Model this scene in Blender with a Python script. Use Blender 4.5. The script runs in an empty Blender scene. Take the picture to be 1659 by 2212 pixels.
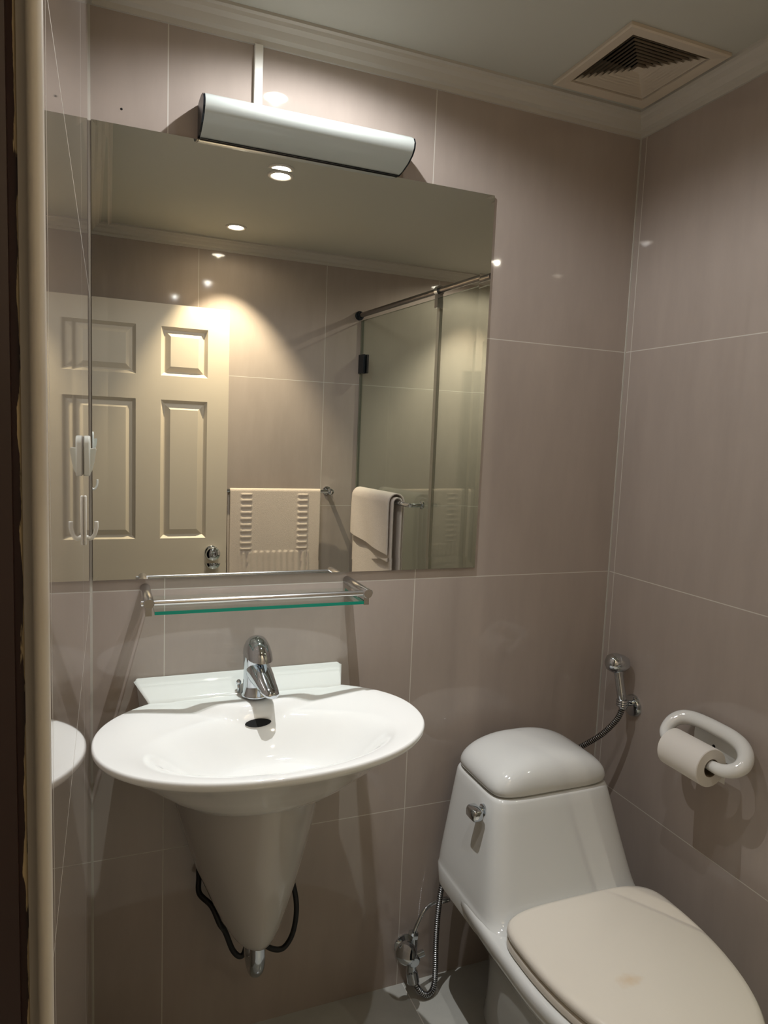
import bpy, math, random
from mathutils import Vector, Matrix
random.seed(7)
SC = bpy.context.scene
COL = SC.collection

# ------------------------------------------------------------------ camera, world, exposure
FOC = 1504.74
CAM_POS = (0.03367, -1.55015, 1.43668)
RT = Vector((0.9298395, -0.36578071, 0.04003728))
UP = Vector((0.00171773, 0.11312089, 0.99357975))
FW = Vector((0.36796136, 0.92380092, -0.10581258))
cam_data = bpy.data.cameras.new('camera')
cam = bpy.data.objects.new('camera', cam_data)
COL.objects.link(cam)
m = Matrix((RT, UP, -FW)).transposed().to_4x4()
m.translation = Vector(CAM_POS)
cam.matrix_world = m
cam_data.sensor_fit = 'HORIZONTAL'
cam_data.sensor_width = 36.0
cam_data.lens = FOC / 1659.0 * 36.0
cam_data.clip_start = 0.01
SC.camera = cam

world = bpy.data.worlds.new('world')
SC.world = world
world.use_nodes = True
world.node_tree.nodes['Background'].inputs[0].default_value = (0.9, 0.86, 0.8, 1)
world.node_tree.nodes['Background'].inputs[1].default_value = 0.004

SC.view_settings.view_transform = 'Standard'
SC.view_settings.look = 'None'
SC.view_settings.gamma = 1.0
SC.view_settings.use_curve_mapping = False
SC.view_settings.exposure = 0.16

# downlights: x, y, watts, half cone angle, colour
# x, y, beam watts, beam half cone, blend, colour, tilt towards the far wall, spill watts (wide weak glow around the beam)
SPOT = {'basin': (0.43, -0.30, 46.0, 0.60, 1.0, (0.97, 0.98, 1.0), 0.0, 15.0),
        'room': (0.565, -0.84, 5.0, 0.60, 1.0, (0.97, 0.98, 1.0), 0.0, 10.0),
        'door': (0.53, -1.50, 74.0, 0.66, 0.6, (1.0, 0.85, 0.60), 0.21, 1.5),
        'shower': (1.74, -1.42, 46.0, 0.78, 0.7, (1.0, 0.94, 0.78), 0.1, 10.0)}

# room numbers
WD = 1.334      # right wall plane
YF = -1.752     # wall opposite the mirror
ZC = 2.285      # ceiling
YN = -1.085     # near end of the left wall (doorway jamb)
YR = -0.70      # end of the right wall, where the shower begins
XS = 2.05       # far side of the shower


# ------------------------------------------------------------------ node helpers
def srgb(r, g, b):
    def f(c):
        c /= 255.0
        return c / 12.92 if c <= 0.04045 else ((c + 0.055) / 1.055) ** 2.4
    return (f(r), f(g), f(b), 1.0)


def new_mat(name):
    mt = bpy.data.materials.new(name)
    mt.use_nodes = True
    nt = mt.node_tree
    return mt, nt, nt.nodes['Principled BSDF']


def pmat(name, col, rough=0.5, metal=0.0, coat=0.0, noise=0.0, nscale=20.0, bump=0.0, bscale=200.0, spec=0.5):
    mt, nt, b = new_mat(name)
    b.inputs['Base Color'].default_value = col
    b.inputs['Roughness'].default_value = rough
    b.inputs['Metallic'].default_value = metal
    b.inputs['Coat Weight'].default_value = coat
    b.inputs['Coat Roughness'].default_value = 0.03
    b.inputs['Specular IOR Level'].default_value = spec
    if noise > 0 or bump > 0:
        tc = nt.nodes.new('ShaderNodeTexCoord')
    if noise > 0:
        n = nt.nodes.new('ShaderNodeTexNoise')
        n.inputs['Scale'].default_value = nscale
        n.inputs['Detail'].default_value = 4
        nt.links.new(tc.outputs['Object'], n.inputs['Vector'])
        r = nt.nodes.new('ShaderNodeMapRange')
        r.inputs['To Min'].default_value = 1 - noise
        r.inputs['To Max'].default_value = 1 + noise
        nt.links.new(n.outputs['Fac'], r.inputs['Value'])
        mx = nt.nodes.new('ShaderNodeVectorMath')
        mx.operation = 'SCALE'
        mx.inputs[0].default_value = col[:3]
        nt.links.new(r.outputs['Result'], mx.inputs['Scale'])
        nt.links.new(mx.outputs['Vector'], b.inputs['Base Color'])
    if bump > 0:
        n2 = nt.nodes.new('ShaderNodeTexNoise')
        n2.inputs['Scale'].default_value = bscale
        n2.inputs['Detail'].default_value = 3
        nt.links.new(tc.outputs['Object'], n2.inputs['Vector'])
        bp = nt.nodes.new('ShaderNodeBump')
        bp.inputs['Strength'].default_value = bump
        bp.inputs['Distance'].default_value = 0.002
        nt.links.new(n2.outputs['Fac'], bp.inputs['Height'])
        nt.links.new(bp.outputs['Normal'], b.inputs['Normal'])
    return mt


def tile_mat(name, base, grout, lines, rough=0.035, width=0.0022, streak='XZ'):
    """large glazed tiles; lines = list of (axis, offset, pitch)"""
    mt, nt, b = new_mat(name)
    geo = nt.nodes.new('ShaderNodeNewGeometry')
    sep = nt.nodes.new('ShaderNodeSeparateXYZ')
    nt.links.new(geo.outputs['Position'], sep.inputs[0])
    acc = None
    for ax, off, pitch in lines:
        s = nt.nodes.new('ShaderNodeMath'); s.operation = 'SUBTRACT'
        nt.links.new(sep.outputs[ax], s.inputs[0]); s.inputs[1].default_value = off
        pp = nt.nodes.new('ShaderNodeMath'); pp.operation = 'PINGPONG'
        nt.links.new(s.outputs[0], pp.inputs[0]); pp.inputs[1].default_value = pitch / 2
        lt = nt.nodes.new('ShaderNodeMapRange')
        lt.inputs['From Min'].default_value = width * 0.35
        lt.inputs['From Max'].default_value = width * 0.65
        lt.inputs['To Min'].default_value = 1.0
        lt.inputs['To Max'].default_value = 0.0
        nt.links.new(pp.outputs[0], lt.inputs['Value'])
        if acc is None:
            acc = lt.outputs['Result']
        else:
            mxx = nt.nodes.new('ShaderNodeMath'); mxx.operation = 'MAXIMUM'
            nt.links.new(acc, mxx.inputs[0]); nt.links.new(lt.outputs['Result'], mxx.inputs[1])
            acc = mxx.outputs[0]
    # soft cloudy and streaky glaze
    mp = nt.nodes.new('ShaderNodeMapping')
    mp.inputs['Rotation'].default_value = (0.6, 0.5, 0.5)
    mp.inputs['Scale'].default_value = (9.0, 9.0, 2.0)
    nt.links.new(geo.outputs['Position'], mp.inputs['Vector'])
    n = nt.nodes.new('ShaderNodeTexNoise')
    n.inputs['Scale'].default_value = 1.6; n.inputs['Detail'].default_value = 6
    n.inputs['Roughness'].default_value = 0.65
    nt.links.new(mp.outputs['Vector'], n.inputs['Vector'])
    r = nt.nodes.new('ShaderNodeMapRange')
    r.inputs['From Min'].default_value = 0.3; r.inputs['From Max'].default_value = 0.7
    r.inputs['To Min'].default_value = 0.95; r.inputs['To Max'].default_value = 1.05
    nt.links.new(n.outputs['Fac'], r.inputs['Value'])
    sc = nt.nodes.new('ShaderNodeVectorMath'); sc.operation = 'SCALE'
    sc.inputs[0].default_value = base[:3]
    nt.links.new(r.outputs['Result'], sc.inputs['Scale'])
    mix = nt.nodes.new('ShaderNodeMix'); mix.data_type = 'RGBA'
    if acc is not None:
        nt.links.new(acc, mix.inputs['Factor'])
    else:
        mix.inputs['Factor'].default_value = 0
    nt.links.new(sc.outputs['Vector'], mix.inputs['A'])
    mix.inputs['B'].default_value = grout
    nt.links.new(mix.outputs['Result'], b.inputs['Base Color'])
    if acc is not None:
        rr = nt.nodes.new('ShaderNodeMapRange')
        rr.inputs['To Min'].default_value = rough; rr.inputs['To Max'].default_value = 0.6
        nt.links.new(acc, rr.inputs['Value'])
        nt.links.new(rr.outputs['Result'], b.inputs['Roughness'])
    else:
        b.inputs['Roughness'].default_value = rough
    return mt


def glass_mat(name, tint):
    mt = bpy.data.materials.new(name)
    mt.use_nodes = True
    nt = mt.node_tree
    nt.nodes.clear()
    out = nt.nodes.new('ShaderNodeOutputMaterial')
    mix = nt.nodes.new('ShaderNodeMixShader')
    tr = nt.nodes.new('ShaderNodeBsdfTransparent'); tr.inputs[0].default_value = tint
    gl = nt.nodes.new('ShaderNodeBsdfGlossy'); gl.inputs['Roughness'].default_value = 0.0
    gl.inputs['Color'].default_value = (1, 1, 1, 1)
    fr = nt.nodes.new('ShaderNodeFresnel')
    geo = nt.nodes.new('ShaderNodeNewGeometry')
    mr = nt.nodes.new('ShaderNodeMapRange')
    mr.inputs['To Min'].default_value = 1.5; mr.inputs['To Max'].default_value = 1 / 1.5
    nt.links.new(geo.outputs['Backfacing'], mr.inputs['Value'])
    nt.links.new(mr.outputs['Result'], fr.inputs['IOR'])
    nt.links.new(fr.outputs[0], mix.inputs[0])
    nt.links.new(tr.outputs[0], mix.inputs[1])
    nt.links.new(gl.outputs[0], mix.inputs[2])
    nt.links.new(mix.outputs[0], out.inputs[0])
    return mt


def emit_mat(name, col, strength):
    mt = bpy.data.materials.new(name)
    mt.use_nodes = True
    nt = mt.node_tree
    nt.nodes.clear()
    out = nt.nodes.new('ShaderNodeOutputMaterial')
    e = nt.nodes.new('ShaderNodeEmission')
    e.inputs[0].default_value = col; e.inputs[1].default_value = strength
    nt.links.new(e.outputs[0], out.inputs[0])
    return mt


# ------------------------------------------------------------------ materials
TILE = srgb(168, 156, 147)
GROUT = srgb(200, 195, 186)
ROWS = (('Z', 0.492, 0.6),)
M_back = tile_mat('tile_back', TILE, GROUT, list(ROWS) + [('X', 0.147, 0.594)])
M_right = tile_mat('tile_right', TILE, GROUT, list(ROWS) + [('Y', -0.022, 0.6)])
M_left = tile_mat('tile_left', TILE, GROUT, list(ROWS) + [('Y', -0.47, 0.6)], rough=0.03)
M_front = tile_mat('tile_front', TILE, GROUT, list(ROWS) + [('X', 0.41, 0.594)], rough=0.07)
M_floor = tile_mat('tile_floor', srgb(176, 175, 167), srgb(212, 210, 202), [('X', 0.757, 0.6), ('Y', -0.42, 0.6)], rough=0.2)
M_ceil = pmat('ceiling_paint', srgb(182, 181, 171), 0.8)
M_cornice = pmat('cornice_paint', srgb(186, 181, 171), 0.6)
M_white = pmat('white_plastic', srgb(222, 220, 212), 0.4)
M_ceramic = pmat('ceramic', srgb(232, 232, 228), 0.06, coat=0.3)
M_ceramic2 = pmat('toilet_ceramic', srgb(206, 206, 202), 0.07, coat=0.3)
M_ceramic_shaded = pmat('pedestal_ceramic_shaded', srgb(192, 189, 184), 0.1, coat=0.2)  # same white ceramic as the basin, colour darkened for the shade below it
M_chrome = pmat('chrome', (0.60, 0.64, 0.68, 1), 0.05, metal=1.0)
M_steel = pmat('brushed_steel', (0.62, 0.61, 0.6, 1), 0.22, metal=1.0)
M_dark = pmat('dark_metal', srgb(34, 40, 48), 0.3, metal=0.6)
M_black = pmat('black_rubber', srgb(14, 14, 15), 0.5)
M_hole = pmat('dark_void', srgb(12, 12, 11), 0.9)
M_door = pmat('door_paint', srgb(216, 202, 180), 0.42, bump=0.06, bscale=60)
M_wood = pmat('dark_wood', srgb(58, 28, 22), 0.4, noise=0.25, nscale=30)
M_jamb = pmat('jamb_paint', srgb(208, 200, 188), 0.55)
M_towel = pmat('terry_white', srgb(222, 206, 190), 0.95, bump=0.9, bscale=420, noise=0.06, nscale=90)
M_towel2 = pmat('terry_white_soft', srgb(224, 212, 202), 0.95, bump=0.9, bscale=420, noise=0.05, nscale=60)
M_paper = pmat('tissue', srgb(225, 220, 212), 0.95)
M_card = pmat('cardboard', srgb(120, 104, 84), 0.9)
M_lampglass = pmat('frosted_glass', srgb(182, 188, 184), 0.3, coat=0.3)
M_glass = glass_mat('shower_glass', (0.86, 0.90, 0.865, 1))
M_shelfglass = glass_mat('shelf_glass', (0.93, 0.97, 0.955, 1))
M_glassedge = pmat('glass_edge', srgb(25, 140, 118), 0.15)
M_glassedge2 = pmat('shower_glass_edge', srgb(120, 122, 108), 0.25)
M_hook = pmat('clear_white_plastic', srgb(214, 216, 208), 0.25)
M_vent = pmat('vent_paint', srgb(196, 184, 166), 0.5)
M_bulb = emit_mat('lamp_face', (1.0, 0.9, 0.74, 1), 28.0)
M_ring = pmat('lamp_ring', srgb(215, 208, 196), 0.3)
# mirror
M_mirror = pmat('mirror_silver', (0.86, 0.88, 0.865, 1), 0.0, metal=1.0)


def seat_mat():
    """cream plastic with one small yellow-brown stain near the front of the lid"""
    mt, nt, b = new_mat('seat_plastic')
    b.inputs['Roughness'].default_value = 0.12
    geo = nt.nodes.new('ShaderNodeNewGeometry')
    d = nt.nodes.new('ShaderNodeVectorMath'); d.operation = 'SUBTRACT'
    d.inputs[1].default_value = (0.948, -0.602, 0.43)
    nt.links.new(geo.outputs['Position'], d.inputs[0])
    mp = nt.nodes.new('ShaderNodeMapping')
    mp.inputs['Rotation'].default_value = (0, 0, 0.5)
    mp.inputs['Scale'].default_value = (32, 55, 1)
    nt.links.new(d.outputs[0], mp.inputs['Vector'])
    ln = nt.nodes.new('ShaderNodeVectorMath'); ln.operation = 'LENGTH'
    nt.links.new(mp.outputs[0], ln.inputs[0])
    n = nt.nodes.new('ShaderNodeTexNoise'); n.inputs['Scale'].default_value = 60
    nt.links.new(geo.outputs['Position'], n.inputs['Vector'])
    ad = nt.nodes.new('ShaderNodeMath'); ad.operation = 'ADD'
    nt.links.new(ln.outputs['Value'], ad.inputs[0]); nt.links.new(n.outputs['Fac'], ad.inputs[1])
    mr = nt.nodes.new('ShaderNodeMapRange')
    mr.inputs['From Min'].default_value = 0.5; mr.inputs['From Max'].default_value = 1.5
    mr.inputs['To Min'].default_value = 0.45; mr.inputs['To Max'].default_value = 0
    nt.links.new(ad.outputs[0], mr.inputs['Value'])
    mix = nt.nodes.new('ShaderNodeMix'); mix.data_type = 'RGBA'
    nt.links.new(mr.outputs['Result'], mix.inputs['Factor'])
    mix.inputs['A'].default_value = srgb(208, 200, 187)
    mix.inputs['B'].default_value = srgb(190, 150, 95)
    nt.links.new(mix.outputs['Result'], b.inputs['Base Color'])
    return mt


M_seat = seat_mat()


def hose_mat():
    """metal braid: fine bands along the hose (uses the V of the tube's UV map)"""
    mt, nt, b = new_mat('braided_hose')
    b.inputs['Metallic'].default_value = 1.0
    b.inputs['Roughness'].default_value = 0.22
    b.inputs['Base Color'].default_value = (0.5, 0.5, 0.5, 1)
    uv = nt.nodes.new('ShaderNodeUVMap')
    sep = nt.nodes.new('ShaderNodeSeparateXYZ')
    nt.links.new(uv.outputs[0], sep.inputs[0])
    mul = nt.nodes.new('ShaderNodeMath'); mul.operation = 'MULTIPLY'
    nt.links.new(sep.outputs['Y'], mul.inputs[0]); mul.inputs[1].default_value = 2 * math.pi / 0.0055
    s = nt.nodes.new('ShaderNodeMath'); s.operation = 'SINE'
    nt.links.new(mul.outputs[0], s.inputs[0])
    bp = nt.nodes.new('ShaderNodeBump')
    bp.inputs['Strength'].default_value = 1.0; bp.inputs['Distance'].default_value = 0.002
    nt.links.new(s.outputs[0], bp.inputs['Height'])
    nt.links.new(bp.outputs['Normal'], b.inputs['Normal'])
    mr = nt.nodes.new('ShaderNodeMapRange')
    mr.inputs['From Min'].default_value = -1; mr.inputs['From Max'].default_value = 1
    mr.inputs['To Min'].default_value = 0.06; mr.inputs['To Max'].default_value = 0.7
    nt.links.new(s.outputs[0], mr.inputs['Value'])
    nt.links.new(mr.outputs['Result'], b.inputs['Base Color'])
    return mt


M_hose = hose_mat()


# ------------------------------------------------------------------ mesh helpers
class MB:
    def __init__(self):
        self.v, self.f, self.s, self.mi, self.uv = [], [], [], [], {}

    def add(self, verts, faces, smooth=True, mi=0):
        o = len(self.v)
        self.v += [tuple(v) for v in verts]
        for f in faces:
            self.f.append(tuple(i + o for i in f))
            self.s.append(smooth)
            self.mi.append(mi)
        return o

    def box(self, x0, x1, y0, y1, z0, z1, mi=0):
        v = [(x, y, z) for z in (z0, z1) for y in (y0, y1) for x in (x0, x1)]
        f = [(0, 2, 3, 1), (4, 5, 7, 6), (0, 1, 5, 4), (2, 6, 7, 3), (0, 4, 6, 2), (1, 3, 7, 5)]
        self.add(v, f, False, mi)
        return self

    def loft(self, rings, cap0=True, cap1=True, closed=True, smooth=True, mi=0):
        n = len(rings[0])
        verts = [p for r in rings for p in r]
        faces = []
        for i in range(len(rings) - 1):
            for j in range(n if closed else n - 1):
                k = (j + 1) % n
                faces.append((i * n + j, i * n + k, (i + 1) * n + k, (i + 1) * n + j))
        if cap0:
            faces.append(tuple(reversed(range(n))))
        if cap1:
            faces.append(tuple(range((len(rings) - 1) * n, len(rings) * n)))
        self.add(verts, faces, smooth, mi)
        return self

    def tube(self, path, r, n=14, cap=True, mi=0, closed=False, uv=False):
        P = [Vector(p) for p in path]
        N = len(P)
        rad = r if isinstance(r, (list, tuple)) else [r] * N
        tang = []
        for i in range(N):
            if closed:
                t = P[(i + 1) % N] - P[(i - 1) % N]
            else:
                t = P[min(i + 1, N - 1)] - P[max(i - 1, 0)]
            tang.append(t.normalized())
        a = Vector((0, 0, 1)) if abs(tang[0].z) < 0.9 else Vector((1, 0, 0))
        nrm = (a - tang[0] * a.dot(tang[0])).normalized()
        rings = []
        ln = 0.0
        lens = []
        for i in range(N):
            if i:
                ln += (P[i] - P[i - 1]).length
            lens.append(ln)
            nrm = (nrm - tang[i] * nrm.dot(tang[i])).normalized()
            bi = tang[i].cross(nrm)
            rings.append([P[i] + (nrm * math.cos(2 * math.pi * k / n) + bi * math.sin(2 * math.pi * k / n)) * rad[i] for k in range(n)])
        o = len(self.v)
        if closed:
            rings.append(rings[0])
        self.loft(rings, cap and not closed, cap and not closed, mi=mi)
        if uv:
            for i in range(N):
                for k in range(n):
                    self.uv[o + i * n + k] = (k / n, lens[i])
        return self

    def lathe(self, prof, origin, axis=(0, 0, 1), n=32, cap0=True, cap1=True, mi=0):
        """prof: (radius, distance along axis)"""
        A = Vector(axis).normalized()
        a = Vector((0, 0, 1)) if abs(A.z) < 0.9 else Vector((1, 0, 0))
        u = (a - A * a.dot(A)).normalized()
        w = A.cross(u)
        O = Vector(origin)
        rings = [[O + A * h + (u * math.cos(2 * math.pi * k / n) + w * math.sin(2 * math.pi * k / n)) * r for k in range(n)] for r, h in prof]
        self.loft(rings, cap0, cap1, mi=mi)
        return self

    def build(self, name, mats, parent=None, bevel=0.0, seg=2, sub=0, auto=None):
        me = bpy.data.meshes.new(name)
        me.from_pydata([tuple(v) for v in self.v], [], self.f)
        for i, pl in enumerate(me.polygons):
            pl.use_smooth = self.s[i]
            pl.material_index = self.mi[i]
        for mt in (mats if isinstance(mats, (list, tuple)) else [mats]):
            me.materials.append(mt)
        if self.uv:
            uvl = me.uv_layers.new(name='UVMap')
            for lp in me.loops:
                uvl.data[lp.index].uv = self.uv.get(lp.vertex_index, (0, 0))
        me.validate()
        import bmesh
        bm = bmesh.new(); bm.from_mesh(me)
        bmesh.ops.recalc_face_normals(bm, faces=bm.faces)
        bm.to_mesh(me); bm.free()
        if auto is not None:
            me.set_sharp_from_angle(angle=math.radians(auto))
        o = bpy.data.objects.new(name, me)
        COL.objects.link(o)
        if parent is not None:
            o.parent = parent
            o.matrix_parent_inverse = Matrix.Translation(-Vector(parent_loc(parent)))
        if bevel > 0:
            md = o.modifiers.new('bevel', 'BEVEL')
            md.width = bevel; md.segments = seg; md.limit_method = 'ANGLE'; md.angle_limit = math.radians(40)
            md.harden_normals = False
            for pl in me.polygons:
                pl.use_smooth = True
            me.set_sharp_from_angle(angle=math.radians(60))
        if sub > 0:
            md = o.modifiers.new('sub', 'SUBSURF'); md.levels = sub; md.render_levels = sub
        return o


def parent_loc(p):
    l = Vector((0, 0, 0))
    while p is not None:
        l += p.location
        p = p.parent
    return l


def tag(o, label, cat, group=None):
    o['label'] = label
    o['category'] = cat
    if group:
        o['group'] = group
    return o


def thing(name, label, cat, loc, group=None):
    o = bpy.data.objects.new(name, None)
    o.empty_display_size = 0.05
    COL.objects.link(o)
    o.location = loc
    return tag(o, label, cat, group)


def struct(o, label=None):
    o['kind'] = 'structure'
    return o


def bez(pts, n=10):
    """Catmull-Rom through points"""
    P = [Vector(p) for p in pts]
    P = [P[0] * 2 - P[1]] + P + [P[-1] * 2 - P[-2]]
    out = []
    for i in range(1, len(P) - 2):
        for k in range(n):
            t = k / n
            a, b, c, d = P[i - 1], P[i], P[i + 1], P[i + 2]
            out.append(0.5 * ((2 * b) + (-a + c) * t + (2 * a - 5 * b + 4 * c - d) * t * t + (-a + 3 * b - 3 * c + d) * t ** 3))
    out.append(P[-2])
    return out


def sgnpow(v, e):
    return math.copysign(abs(v) ** e, v)


def sring(xc, yc, a, b, z, n=4.0, N=64, ph=0.0):
    """superellipse ring in a z plane"""
    out = []
    for k in range(N):
        t = 2 * math.pi * k / N + ph
        out.append((xc + a * sgnpow(math.cos(t), 2 / n), yc + b * sgnpow(math.sin(t), 2 / n), z))
    return out


# ------------------------------------------------------------------ room shell
def wall_quad(name, pts, mat):
    b = MB()
    b.add(pts, [(0, 1, 2, 3)], False)
    return struct(b.build(name, mat))


# solid slabs so that the shell is closed and light-tight
struct(MB().box(-0.14, XS + 0.1, 0.0, 0.12, -0.1, ZC + 0.1).build('wall_back', M_back))
struct(MB().box(WD, WD + 0.12, YR, 0.0, -0.1, ZC + 0.1).build('wall_right', M_right))
struct(MB().box(WD + 0.12, XS, YR, YR + 0.12, -0.1, ZC + 0.1).build('wall_shower_near', M_right))
struct(MB().box(XS, XS + 0.1, YF, YR + 0.12, -0.1, ZC + 0.1).build('wall_shower', M_right))
struct(MB().box(-0.25, XS + 0.1, YF - 0.12, YF, -0.1, ZC + 0.1).build('wall_front', M_front))
struct(MB().box(-0.13, 0.0, YN + 0.0005, 0.0, -0.1, ZC + 0.1).build('wall_left', M_left))
struct(MB().box(-0.13, 0.0, YF, YN, 2.03, ZC + 0.1).build('wall_left_header', M_left))
struct(MB().box(-0.25, XS, YF, 0.0, -0.1, 0.0).build('floor', M_floor))
# ceiling with the opening for the air grille
VX0, VX1, VY0, VY1 = 1.038, 1.246, -0.305, -0.097
cb = MB()
for (a, b_, c, d) in ((-0.25, VX0, YF, 0.0), (VX1, XS, YF, 0.0), (VX0, VX1, YF, VY0), (VX0, VX1, VY1, 0.0)):
    cb.box(a, b_, c, d, ZC, ZC + 0.1)
struct(cb.build('ceiling', M_ceil))

# cornice: moulded profile (distance from wall, height under ceiling)
CPROF = [(0.0, -0.046), (0.006, -0.046), (0.008, -0.036), (0.018, -0.032), (0.026, -0.020), (0.036, -0.014), (0.040, -0.008), (0.048, -0.006), (0.048, 0.0)]


def cornice(name, p0, p1, inward, m0=0.0, m1=0.0):
    """m0,m1: +1 inner-corner mitre (shortened by the projection), -1 outer"""
    p0, p1, inw = Vector(p0), Vector(p1), Vector(inward)
    d = (p1 - p0).normalized()
    r0, r1 = [], []
    for o, h in CPROF:
        r0.append(p0 + d * (o * m0) + inw * o + Vector((0, 0, ZC + h)))
        r1.append(p1 - d * (o * m1) + inw * o + Vector((0, 0, ZC + h)))
    b = MB()
    b.loft([r0, r1], False, False, closed=False, smooth=False)
    return struct(b.build(name, M_cornice))


cornice('trim_1', (0, 0, 0), (WD, 0, 0), (0, -1, 0), 1, 1)
cornice('trim_2', (WD, 0, 0), (WD, YR, 0), (-1, 0, 0), 1, -1)
cornice('trim_3', (0, YF, 0), (0, 0, 0), (1, 0, 0), 1, 1)
cornice('trim_4', (XS, YF, 0), (0, YF, 0), (0, 1, 0), 1, 1)
cornice('trim_5', (WD, YR, 0), (XS, YR, 0), (0, -1, 0), -1, 1)
cornice('trim_6', (XS, YR, 0), (XS, YF, 0), (-1, 0, 0), 1, 1)

# white caulked corner bead and the vertical raceway above the mirror
b = MB().box(WD - 0.003, WD, -0.003, 0, 0, ZC - 0.046)
struct(b.build('trim_7', pmat('caulk', srgb(190, 186, 176), 0.5)))
b = MB().box(0, 0.0025, -0.003, 0, 0, ZC - 0.046)
struct(b.build('trim_8', bpy.data.materials['caulk']))

# doorway: plaster edge, wooden frame with scraped paint
prof = [(-0.0135, YN), (-0.0135, YN - 0.006)] + [(-0.005 + 0.005 * math.sin(a), YN - 0.006 - 0.005 * math.cos(a) + 0.0) for a in [math.pi / 2 * k / 6 for k in range(-4, 7)]] + [(0.0, YN)]
r0 = [(x, y, 0.0) for x, y in prof]
r1 = [(x, y, ZC - 0.046) for x, y in prof]
b = MB(); b.loft([r0, r1], smooth=True)
struct(b.build('trim_9', M_jamb, auto=35))


def frame_mat():
    """dark reddish wood; flakes of old cream paint left along its edge next to the plaster"""
    mt, nt, bs = new_mat('door_frame_wood')
    bs.inputs['Roughness'].default_value = 0.45
    geo = nt.nodes.new('ShaderNodeNewGeometry')
    sep = nt.nodes.new('ShaderNodeSeparateXYZ'); nt.links.new(geo.outputs['Position'], sep.inputs[0])
    mp = nt.nodes.new('ShaderNodeMapping'); mp.inputs['Scale'].default_value = (260, 260, 22)
    nt.links.new(geo.outputs['Position'], mp.inputs['Vector'])
    n = nt.nodes.new('ShaderNodeTexNoise'); n.inputs['Scale'].default_value = 1; n.inputs['Detail'].default_value = 5
    nt.links.new(mp.outputs[0], n.inputs['Vector'])
    ed = nt.nodes.new('ShaderNodeMapRange')
    ed.inputs['From Min'].default_value = -0.0185; ed.inputs['From Max'].default_value = -0.0140
    ed.inputs['To Min'].default_value = -0.3; ed.inputs['To Max'].default_value = 0.12
    nt.links.new(sep.outputs['X'], ed.inputs['Value'])
    sm = nt.nodes.new('ShaderNodeMath'); sm.operation = 'ADD'
    nt.links.new(n.outputs['Fac'], sm.inputs[0]); nt.links.new(ed.outputs['Result'], sm.inputs[1])
    th = nt.nodes.new('ShaderNodeMapRange')
    th.inputs['From Min'].default_value = 0.55; th.inputs['From Max'].default_value = 0.58
    nt.links.new(sm.outputs[0], th.inputs['Value'])
    mix = nt.nodes.new('ShaderNodeMix'); mix.data_type = 'RGBA'
    nt.links.new(th.outputs['Result'], mix.inputs['Factor'])
    mix.inputs['A'].default_value = srgb(46, 22, 17)
    mix.inputs['B'].default_value = srgb(200, 180, 140)
    nt.links.new(mix.outputs['Result'], bs.inputs['Base Color'])
    return mt


fb = MB()
# near jamb: stepped profile with rebate, in plan
plan = [(-0.0135, YN), (-0.0135, YN - 0.004), (-0.0185, YN - 0.004), (-0.0185, YN - 0.010), (-0.032, YN - 0.016), (-0.06, YN - 0.016), (-0.06, YN - 0.028), (-0.15, YN - 0.028), (-0.15, YN + 0.05), (-0.131, YN + 0.05), (-0.131, YN)]
fb.loft([[(x, y, 0) for x, y in plan], [(x, y, 2.02) for x, y in plan]], smooth=False)
# far jamb and head
fb.box(-0.15, -0.0135, YF + 0.001, YF + 0.045, 0, 2.02)
fb.box(-0.15, -0.0135, YF + 0.001, YN, 2.0, 2.03)
struct(fb.build('trim_10', frame_mat()))


# ------------------------------------------------------------------ door (white six-panel, standing open against the far wall)
DX0, DX1, DZ0, DZ1 = -0.138, 0.532, 0.01, 1.966
DY, DT = -1.637, 0.034     # face towards the mirror, thickness


def panel_door():
    bm = MB()
    x_in = [(-0.05, 0.143), (0.244, 0.440)]
    rows = [(1.665, 1.872), (0.958, 1.562), (0.16, 0.78)]
    xs = sorted({DX0, DX1, *[v for p in x_in for v in p]})
    zs = sorted({DZ0, DZ1, *[v for p in rows for v in p]})
    for i in range(len(xs) - 1):
        for j in range(len(zs) - 1):
            x0, x1, z0, z1 = xs[i], xs[i + 1], zs[j], zs[j + 1]
            isp = any(abs(x0 - a) < 1e-6 for a, _ in x_in) and any(abs(z0 - a) < 1e-6 for a, _ in rows)
            if not isp:
                bm.add([(x0, DY, z0), (x1, DY, z0), (x1, DY, z1), (x0, DY, z1)], [(0, 1, 2, 3)], False)
            else:
                # moulded recess: (inset, depth)
                steps = [(0.0, 0.0), (0.014, -0.014), (0.018, -0.014), (0.040, -0.003)]
                rings = []
                for ins, dep in steps:
                    rings.append([(x0 + ins, DY + dep, z0 + ins), (x1 - ins, DY + dep, z0 + ins), (x1 - ins, DY + dep, z1 - ins), (x0 + ins, DY + dep, z1 - ins)])
                bm.loft(rings, False, True, smooth=False)
    yb = DY - DT
    bm.add([(DX0, yb, DZ0), (DX1, yb, DZ0), (DX1, yb, DZ1), (DX0, yb, DZ1)], [(0, 3, 2, 1)], False)
    for (a, c) in (((DX0, DZ0), (DX1, DZ0)), ((DX1, DZ0), (DX1, DZ1)), ((DX1, DZ1), (DX0, DZ1)), ((DX0, DZ1), (DX0, DZ0))):
        bm.add([(a[0], DY, a[1]), (c[0], DY, c[1]), (c[0], yb, c[1]), (a[0], yb, a[1])], [(0, 1, 2, 3)], False)
    return bm


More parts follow.
